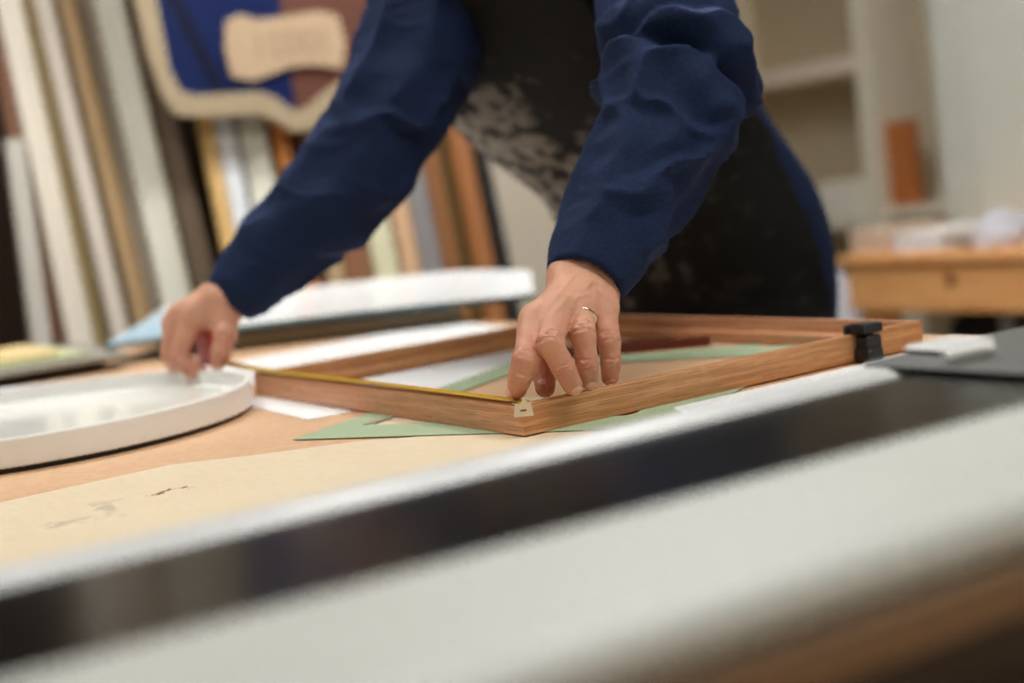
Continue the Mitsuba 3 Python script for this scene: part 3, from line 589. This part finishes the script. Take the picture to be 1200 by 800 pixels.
DORSAL = np.array([-.563, -.821, .095])               # the way the back of the left hand faces
def arr(L): return [np.array(q, float) for q in L]
def hand_sdf(Hd):
    Hd = {k: (v if k in ('web', 'veins') else arr(v)) for k, v in Hd.items()}
    fingers = ['index', 'middle', 'ring', 'pinky']
    mid = Hd['middle'][0][:3]; wr = (Hd['wrist'][0][:3] + Hd['wrist'][1][:3]) / 2
    def fn(p):
        palm = None
        for c, k in zip(Hd['carp'], fingers):
            e = cap(p, c[:3], Hd[k][0][:3], c[3], Hd[k][0][3] + .001); palm = e if palm is None else smin(palm, e, .014)
        for a, b in zip(fingers[:-1], fingers[1:]):      # webs between the knuckles
            q = (Hd[a][0][:3] * .8 + Hd[b][0][:3] * .8 + Hd[a][1][:3] * .2 + Hd[b][1][:3] * .2) / 2
            palm = smin(palm, cap(p, (Hd['carp'][1][:3] + Hd['carp'][2][:3]) / 2, q, .016, .0105), .010)
        for a, b, r in Hd.get('web', []): palm = smin(palm, cap(p, np.array(a), np.array(b), r, r), .012)
        palm = smin(palm, cap(p, Hd['wrist'][0][:3], Hd['wrist'][1][:3], Hd['wrist'][0][3], Hd['wrist'][1][3]), .022)
        palm = smin(palm, cap(p, Hd['wrist'][0][:3], Hd['fore'][0][:3], Hd['wrist'][0][3], Hd['fore'][0][3]), .016)
        palm = smin(palm, cap(p, Hd['wrist'][1][:3], Hd['fore'][1][:3], Hd['wrist'][1][3], Hd['fore'][1][3]), .016)
        fs = None
        for k in fingers:
            L = Hd[k]; e = chain(p, L, .005)
            for i, deep in ((1, .0015), (2, .0013)):          # creases across the finger joints
                ax = L[i + 1][:3] - L[i - 1][:3]; ax = ax / np.linalg.norm(ax); s = (p - L[i][:3].astype(np.float32)) @ ax
                nr = np.linalg.norm(p - L[i][:3].astype(np.float32), axis=1) < L[i][3] * 1.7
                wob = .0012 * np.sin(p @ np.array([900., 700., 500.]))
                e = e + np.where(nr, deep * sum(np.exp(-((s + wob - o) / .0011) ** 2) for o in (-.0042, 0., .0040)), 0)
            e = smin(e, palm, .010)
            fs = e if fs is None else np.minimum(fs, e)
        th = chain(p, Hd['thumb'], .006)
        th = smin(th, cap(p, Hd['carp'][0][:3], Hd['thumb'][0][:3], .016, Hd['thumb'][0][3]), .014)
        fs = np.minimum(fs, smin(th, palm, .012))
        # creases across the backs of the finger joints
        for V in Hd.get('veins', []):                       # veins and tendons on the back of the hand
            for a, b in zip(V[:-1], V[1:]):
                a, b = np.array(a), np.array(b); n_ = np.cross(b - a, DORSAL); n_ /= np.linalg.norm(n_); ln = np.linalg.norm(b - a)
                s = (p - a) @ ((b - a) / ln); off = (p - a) @ n_
                fs = fs - .0011 * np.exp(-(off / .0021) ** 2) * np.clip(1 - np.abs(s / ln - .5) * 1.0, 0, 1) * (np.abs(s / ln - .5) < 1)
        return fs
    allp = np.vstack([q[:3] for k, L in Hd.items() if k not in ('web', 'veins') for q in L])
    return fn, allp.min(0) - .034, allp.max(0) + .034
parts = []
for Hd in (HAND_L, HAND_R):
    fn, lo, hi = hand_sdf(Hd)
    fore = np.array(Hd['fore'][0][:3]); wr = np.array(Hd['wrist'][0][:3])
    m = taubin(surface(fn, lo, hi, .0012), 2)
    parts.append(m)

HC, NK = np.array(HEAD[2]), np.array(HEAD[0])
look = np.array([-.62, -.42, -.66]); look /= np.linalg.norm(look)
hup = np.array([-.45, -.30, .62]); hup -= hup @ look * look; hup /= np.linalg.norm(hup); hl = np.cross(hup, look)
def hp(a, b, c): return HC + hl * a + look * b + hup * c       # left, forward, up in the head
def head_fn(p):
    q = (p - HC.astype(np.float32)); x, y, z = q @ hl, q @ look, q @ hup
    def ell(c, r): return (np.sqrt(((x - c[0]) / r[0]) ** 2 + ((y - c[1]) / r[1]) ** 2 + ((z - c[2]) / r[2]) ** 2) - 1) * min(r)
    d = ell((0, -.015, .03), (.076, .095, .09))
    d = smin(d, ell((0, .03, -.045), (.056, .06, .075)), .04)
    d = smin(d, ell((0, .055, -.095), (.028, .028, .022)), .03)
    d = smin(d, cap(p, hp(0, .083, .015), hp(0, .108, -.028), .008, .013), .014)
    for s in (-1, 1):
        d = smin(d, cap(p, hp(s * .018, .085, .024), hp(s * .045, .074, .021), .010, .009), .012)
        d = np.maximum(d, -(np.linalg.norm(p - hp(s * .031, .092, .008).astype(np.float32), axis=1) - .015))
        d = smin(d, ell((s * .080, -.005, -.005), (.009, .020, .033)), .008)
        d = smin(d, ell((s * .045, .055, -.03), (.02, .02, .018)), .02)
    d = smin(d, cap(p, hp(-.02, .082, -.068), hp(.02, .082, -.068), .008, .008), .01)
    d = smin(d, cap(p, hp(0, -.03, -.05), NK, .058, .06), .03)
    d = smin(d, cap(p, NK, np.array(TORSO[-1][:3]), .062, .075), .03)
    return d
hm = taubin(surface(head_fn, np.minimum(HC, np.array(TORSO[-1][:3])) - .17, np.maximum(HC, np.array(TORSO[-1][:3])) + .17, .004), 3)
parts.append(hm)
# the body under the clothes joins head, arms and legs into one figure
def inner_fn(p):
    d = None
    for (a, b) in zip(TORSO[:-1], TORSO[1:]):
        e = cap(p, a[:3], b[:3], a[4] - .035, b[4] - .035); d = e if d is None else smin(d, e, .03)
    for S, Hd in ((SLEEVE_L, HAND_L), (SLEEVE_R, HAND_R)):
        L = [np.array(Hd['fore'][0])] + [np.array([*q[:3], q[3] - .028]) for q in S[2:]]
        L[0][3] = .023
        for a, b in zip(L[:-1], L[1:]): d = smin(d, cap(p, a[:3], b[:3], a[3], b[3]), .012)
        d = smin(d, cap(p, S[-1][:3], TORSO[-1][:3], .05, .05), .05)
    hipc = np.array(TORSO[0][:3])
    for s in (-1, 1):
        d = smin(d, cap(p, hipc + SDIR * s * .085, np.array([hipc[0] - .02, hipc[1], .48]) + SDIR * s * .10, .075, .05), .02)
        d = smin(d, cap(p, np.array([hipc[0] - .02, hipc[1], .48]) + SDIR * s * .10, np.array([hipc[0] + .02, hipc[1], .09]) + SDIR * s * .11, .05, .035), .02)
    return d
lo = np.array([-.05, -.05, .02]); hi = np.array([1.08, 1.05, 1.72])
parts.append(surface(inner_fn, lo, hi, .010))
def joined(ms):
    try:
        import manifold3d as m3
        out = None
        for m in ms:
            q = m3.Manifold(m3.Mesh(np.asarray(m.vertices, np.float32), np.asarray(m.faces, np.uint32)))
            if q.is_empty() or q.volume() <= 0: raise ValueError('open mesh')
            out = q if out is None else out + q
        r = out.to_mesh(); return trimesh.Trimesh(r.vert_properties[:, :3], r.tri_verts, process=False)
    except Exception as e:
        print('joined as pieces:', e); return cat_(ms)
obj('body', joined(parts), M_SKIN, PERSON, True)

# nails
def nail(Hd, k, dorsal, w=.0062, l=.0068):
    L = arr(Hd[k]); a, b = L[2][:3], L[3][:3]; t_ = (b - a) / np.linalg.norm(b - a)
    dv = np.array(dorsal, float); dv -= dv @ t_ * t_; dv /= np.linalg.norm(dv); sv = np.cross(t_, dv)
    m = trimesh.creation.icosphere(3, 1.0); v = np.array(m.vertices)
    r = L[3][3]
    c = b + t_ * r * .15 + dv * (r - .0021)
    q = v * [w, l, .0026]
    q[:, 2] -= (q[:, 0] ** 2) * 45
    m.vertices = c + q[:, :1] * sv + q[:, 1:2] * t_ + q[:, 2:] * dv
    return m
RIGHTV = np.array([.842, -.526, -.118])                # across the hand, towards the little finger
for k, dv in (('index', DORSAL * .5 - RIGHTV), ('middle', DORSAL + RIGHTV * .15), ('ring', DORSAL + RIGHTV * .25), ('pinky', DORSAL + RIGHTV * .25)):
    obj('nail', nail(HAND_L, k, dv), M_NAIL, PERSON, True)
obj('nail', nail(HAND_R, 'thumb', DORSAL + RIGHTV * .8), M_NAIL, PERSON, True)
# ring on the left hand
L = arr(HAND_L['ring']); a, b = L[0][:3], L[1][:3]; ax = (b - a) / np.linalg.norm(b - a)
rr = .0116; th = np.linspace(0, 2 * np.pi, 33)
u = np.cross(ax, [0, 0, 1]); u /= np.linalg.norm(u); w = np.cross(ax, u)
rc = a + ax * np.linalg.norm(b - a) * .50
k = obj('finger_ring', tube([rc + rr * (math.cos(x) * u + math.sin(x) * w) for x in th], .0021, 8), M_GOLD, PERSON, True); labels[k] = {'label': 'thin pale metal ring'}

# sweatshirt
def fold(p, L, amp, seed):
    """Cloth folds running round a sleeve: ridges in a noise stretched across the arm."""
    L = np.array(L); seg = L[1:, :3] - L[:-1, :3]; ln = np.linalg.norm(seg, axis=1); cum = np.r_[0, np.cumsum(ln)]
    best = np.full(len(p), 9.0, np.float32); tt = np.zeros(len(p), np.float32); ang = np.zeros((len(p), 3), np.float32)
    for i in range(len(seg)):
        t_ = np.clip(((p - L[i, :3].astype(np.float32)) @ (seg[i] / ln[i] ** 2).astype(np.float32)), 0, 1)
        q = p - L[i, :3] - t_[:, None] * seg[i]; d = np.linalg.norm(q, axis=1)
        m = d < best; best[m] = d[m]; tt[m] = cum[i] + t_[m] * ln[i]; ang[m] = (q[m] / (d[m, None] + 1e-6))
    c = np.stack([ang[:, 0] * .9 + tt * 3, ang[:, 1] * .9, ang[:, 2] * .9 + tt * 13], 1)
    warp = meshkit.fbm(c * 1.1 + seed, 2, seed)
    n1 = meshkit.noise(np.stack([tt * 17 + warp * 2.2 + ang[:, 2] * .8, ang[:, 0] * 1.1 + seed, ang[:, 1] * 1.1], 1), seed)
    n2 = meshkit.noise(np.stack([tt * 36 + warp * 3 - ang[:, 0] * 1.2, ang[:, 2] * 1.6 + seed, ang[:, 1] * 1.6], 1), seed + 5)
    r = (1 - np.abs(2 * n1 - 1)) ** 2.2 * .95 + (1 - np.abs(2 * n2 - 1)) ** 2 * .30 - .42
    return amp(tt) * r, tt
def ampL(t): return .013 + .009 * np.exp(-((t - .27) / .08) ** 2) + .004 * np.exp(-((t - .13) / .05) ** 2) - .0115 * np.clip(1 - t / .09, 0, 1) ** .7
def ampR(t): return .009 + .009 * np.exp(-((t - .34) / .12) ** 2) + .002 * np.exp(-((t - .10) / .06) ** 2) - .007 * np.clip(1 - t / .08, 0, 1) ** .7
def tor_levels():
    A = np.array(TORSO, float); out = []
    for a, b in zip(A[:-1], A[1:]):
        for s in np.linspace(0, 1, 3)[:-1]: out.append(a + (b - a) * s)
    out.append(A[-1]); return out
LEV = tor_levels()
def torso_fn(p, grow=0.0):
    d = None
    for q in LEV:
        w, r = q[3], q[4]; e = cap(p, q[:3] - SDIR * (w - r), q[:3] + SDIR * (w - r), r + grow, r + grow)
        d = e if d is None else smin(d, e, .03)
    return d
def sweat_fn(p):
    d = torso_fn(p)
    n = meshkit.fbm(p * np.array([9, 9, 5.0]), 3, 4); d = d - .016 * (n - .5)
    hipz = TORSO[1][2]
    for L, amp, sd, Hd in ((SLEEVE_L, ampL, 3, HAND_L), (SLEEVE_R, ampR, 11, HAND_R)):
        A = np.array(L); e = None
        for a, b in zip(A[:-1], A[1:]):
            q = cap(p, a[:3], b[:3], a[3], b[3]); e = q if e is None else smin(e, q, .02)
        near = e < .05
        if near.any():
            dd, tt = fold(p[near], L, amp, sd); x = e[near] - dd
            if L is SLEEVE_L:                                         # the deep crease inside the elbow, cloth rolling over it
                sd_ = (p[near] - np.array([.30, .10, 1.22])) @ np.array([.842, -.526, -.118]); u_ = tt + .22 * sd_
                x = x + .020 * np.exp(-((u_ - .262) / .011) ** 2) - .010 * np.exp(-((u_ - .292) / .020) ** 2) - .006 * np.exp(-((u_ - .232) / .018) ** 2)
            e = e.copy(); e[near] = x
        ax = A[1, :3] - A[0, :3]; ax /= np.linalg.norm(ax)
        s = (p - A[0, :3]) @ ax
        e = np.maximum(e, -s)                                         # cut straight at the cuff
        hol = cap(p, A[0, :3] - ax * .03, A[0, :3] + ax * .05, A[0, 3] - .005, A[1, 3] - .013)
        e = np.maximum(e, -hol)                                       # hollow at the opening
        d = smin(d, e, .035)
    neck = cap(p, np.array(TORSO[-1][:3]), NK, .074, .070)
    d = smin(d, np.maximum(neck, (p - NK) @ ((NK - np.array(TORSO[-1][:3])) / np.linalg.norm(NK - np.array(TORSO[-1][:3])))), .03)
    low = np.array(TORSO[0][:3]); d = np.maximum(d, (.80 - p[:, 2]))
    return d
sw = surface(sweat_fn, [-.12, -.12, .78], [1.10, 1.06, 1.75], .0042)
obj('sweatshirt', sw, M_SWEAT, PERSON, True)

# apron: a sheet laid over the front of the body, hanging to below the knees
AX = np.array([q[:3] for q in LEV]); AZ = AX[:, 2]; o_ = np.argsort(AZ)
def apron_fn3(p):
    z = p[:, 2]; cx = np.interp(z, AZ[o_], AX[o_, 0]); cy = np.interp(z, AZ[o_], AX[o_, 1])
    q = np.stack([p[:, 0] - cx, p[:, 1] - cy], 1); fr = q @ FDIR[:2]; sd = q @ SDIR[:2]
    body = torso_fn(p, .0)
    hipc = np.array(TORSO[0][:3])
    skirt = cap(p, hipc - SDIR * .06, np.array([hipc[0] - .03, hipc[1], .30]) - SDIR * .08, .135, .15)
    skirt = smin(skirt, cap(p, hipc + SDIR * .06, np.array([hipc[0] - .03, hipc[1], .30]) + SDIR * .08, .135, .15), .04)
    body = smin(body, np.maximum(skirt, z - .95), .05)
    n = meshkit.fbm(p * np.array([7, 7, 3.5]), 3, 9); body = body - .014 * (n - .35)
    sh = np.abs(body - .016) - .0045
    lim = np.interp(z, [.3, .8, .95, 1.10, 1.22, 1.30, 1.5], [.20, .20, .205, .212, .20, .16, .12])
    back = np.interp(z, [.3, .9, 1.0, 1.10, 1.16, 1.20, 1.3], [-.01, .045, .050, .038, .012, .025, .03])
    sh = np.maximum(sh, np.abs(sd) - lim); sh = np.maximum(sh, back - fr); sh = np.maximum(sh, .42 - z); sh = np.maximum(sh, z - 1.50)
    return sh
ap = surface(apron_fn3, [.16, .20, .40], [1.10, 1.10, 1.55], .005)
k = obj('apron', ap, M_APRON, PERSON, True); labels[k] = {'label': 'black work apron smeared with pale paint'}
def on_axis(z, f, sd): return np.array([np.interp(z, AZ[o_], AX[o_, 0]), np.interp(z, AZ[o_], AX[o_, 1]), z]) + FDIR * f + SDIR * sd
back_ = -FDIR * .085 + np.array([0, 0, .02])
strap = [on_axis(1.49, .118, .105), on_axis(1.52, .10, .10), NK + SDIR * .088 + [0, 0, -.005], NK + SDIR * .06 + back_, NK + back_ * 1.12, NK - SDIR * .06 + back_, NK - SDIR * .088 + [0, 0, -.005], on_axis(1.52, .10, -.10), on_axis(1.49, .118, -.105)]
k = obj('neck_strap', tube(strap, .009, 8), M_APRON, PERSON, True); labels[k] = {'label': 'black strap of the apron round the neck'}
# trousers, shoes, hair, eyes
hipc = np.array(TORSO[0][:3])
def trouser_fn(p):
    d = None
    for s in (-1, 1):
        kn = np.array([hipc[0] - .02, hipc[1], .48]) + SDIR * s * .10; ft = np.array([hipc[0] + .02, hipc[1], .07]) + SDIR * s * .11
        e = smin(cap(p, hipc + SDIR * s * .085, kn, .098, .072), cap(p, kn, ft, .072, .062), .03)
        d = e if d is None else smin(d, e, .02)
    d = smin(d, cap(p, hipc - SDIR * .07, hipc + SDIR * .07, .115, .115), .05)
    return np.maximum(np.maximum(d, .075 - p[:, 2]), p[:, 2] - .93)
obj('trousers', surface(trouser_fn, [.5, .3, .05], [1.15, 1.0, .96], .010), M_TROUSER, PERSON, True)
for s in (-1, 1):
    ft = np.array([hipc[0] + .02, hipc[1], 0]) + SDIR * s * .11
    def shoe_fn(p):
        d = cap(p, ft - FDIR * .05 + [0, 0, .045], ft + FDIR * .14 + [0, 0, .035], .045, .04)
        d = smin(d, cap(p, ft + [0, 0, .05], ft + [0, 0, .11], .052, .048), .03); return np.maximum(np.maximum(d, .002 - p[:, 2]), p[:, 2] - .10)
    obj('shoe', surface(shoe_fn, ft - .22 + [0, 0, .2], ft + .22 + [0, 0, .0], .006), M_SHOE, PERSON, True)
def hair_fn(p):
    q = (p - HC.astype(np.float32)); x, y, z = q @ hl, q @ look, q @ hup
    d = (np.sqrt((x / .083) ** 2 + ((y + .022) / .100) ** 2 + ((z - .035) / .094) ** 2) - 1) * .083
    d = d - .006 * (meshkit.fbm(p * 60.0, 2, 2) - .5)
    return np.maximum(d, np.maximum(y - .055 - .5 * (z - .03) * (z < .10), -z - .055 + .6 * y))
obj('hair', surface(hair_fn, HC - .14, HC + .16, .004), M_HAIR, PERSON, True)
for s in (-1, 1):
    obj('eye', ball(hp(s * .031, .0745, .006), .0120, 3), M_EYE, PERSON, True)
    obj('iris', ball(hp(s * .031, .0822, .0025), .0052, 2), M_IRIS, PERSON, True)
obj('lips', cat_([tube([hp(x, .0905 - 6 * x * x, z + .0 * x) for x in np.linspace(-.022, .022, 9)], .0035, 8) for z in (-.064, -.071)]), M_LIP, PERSON, True)
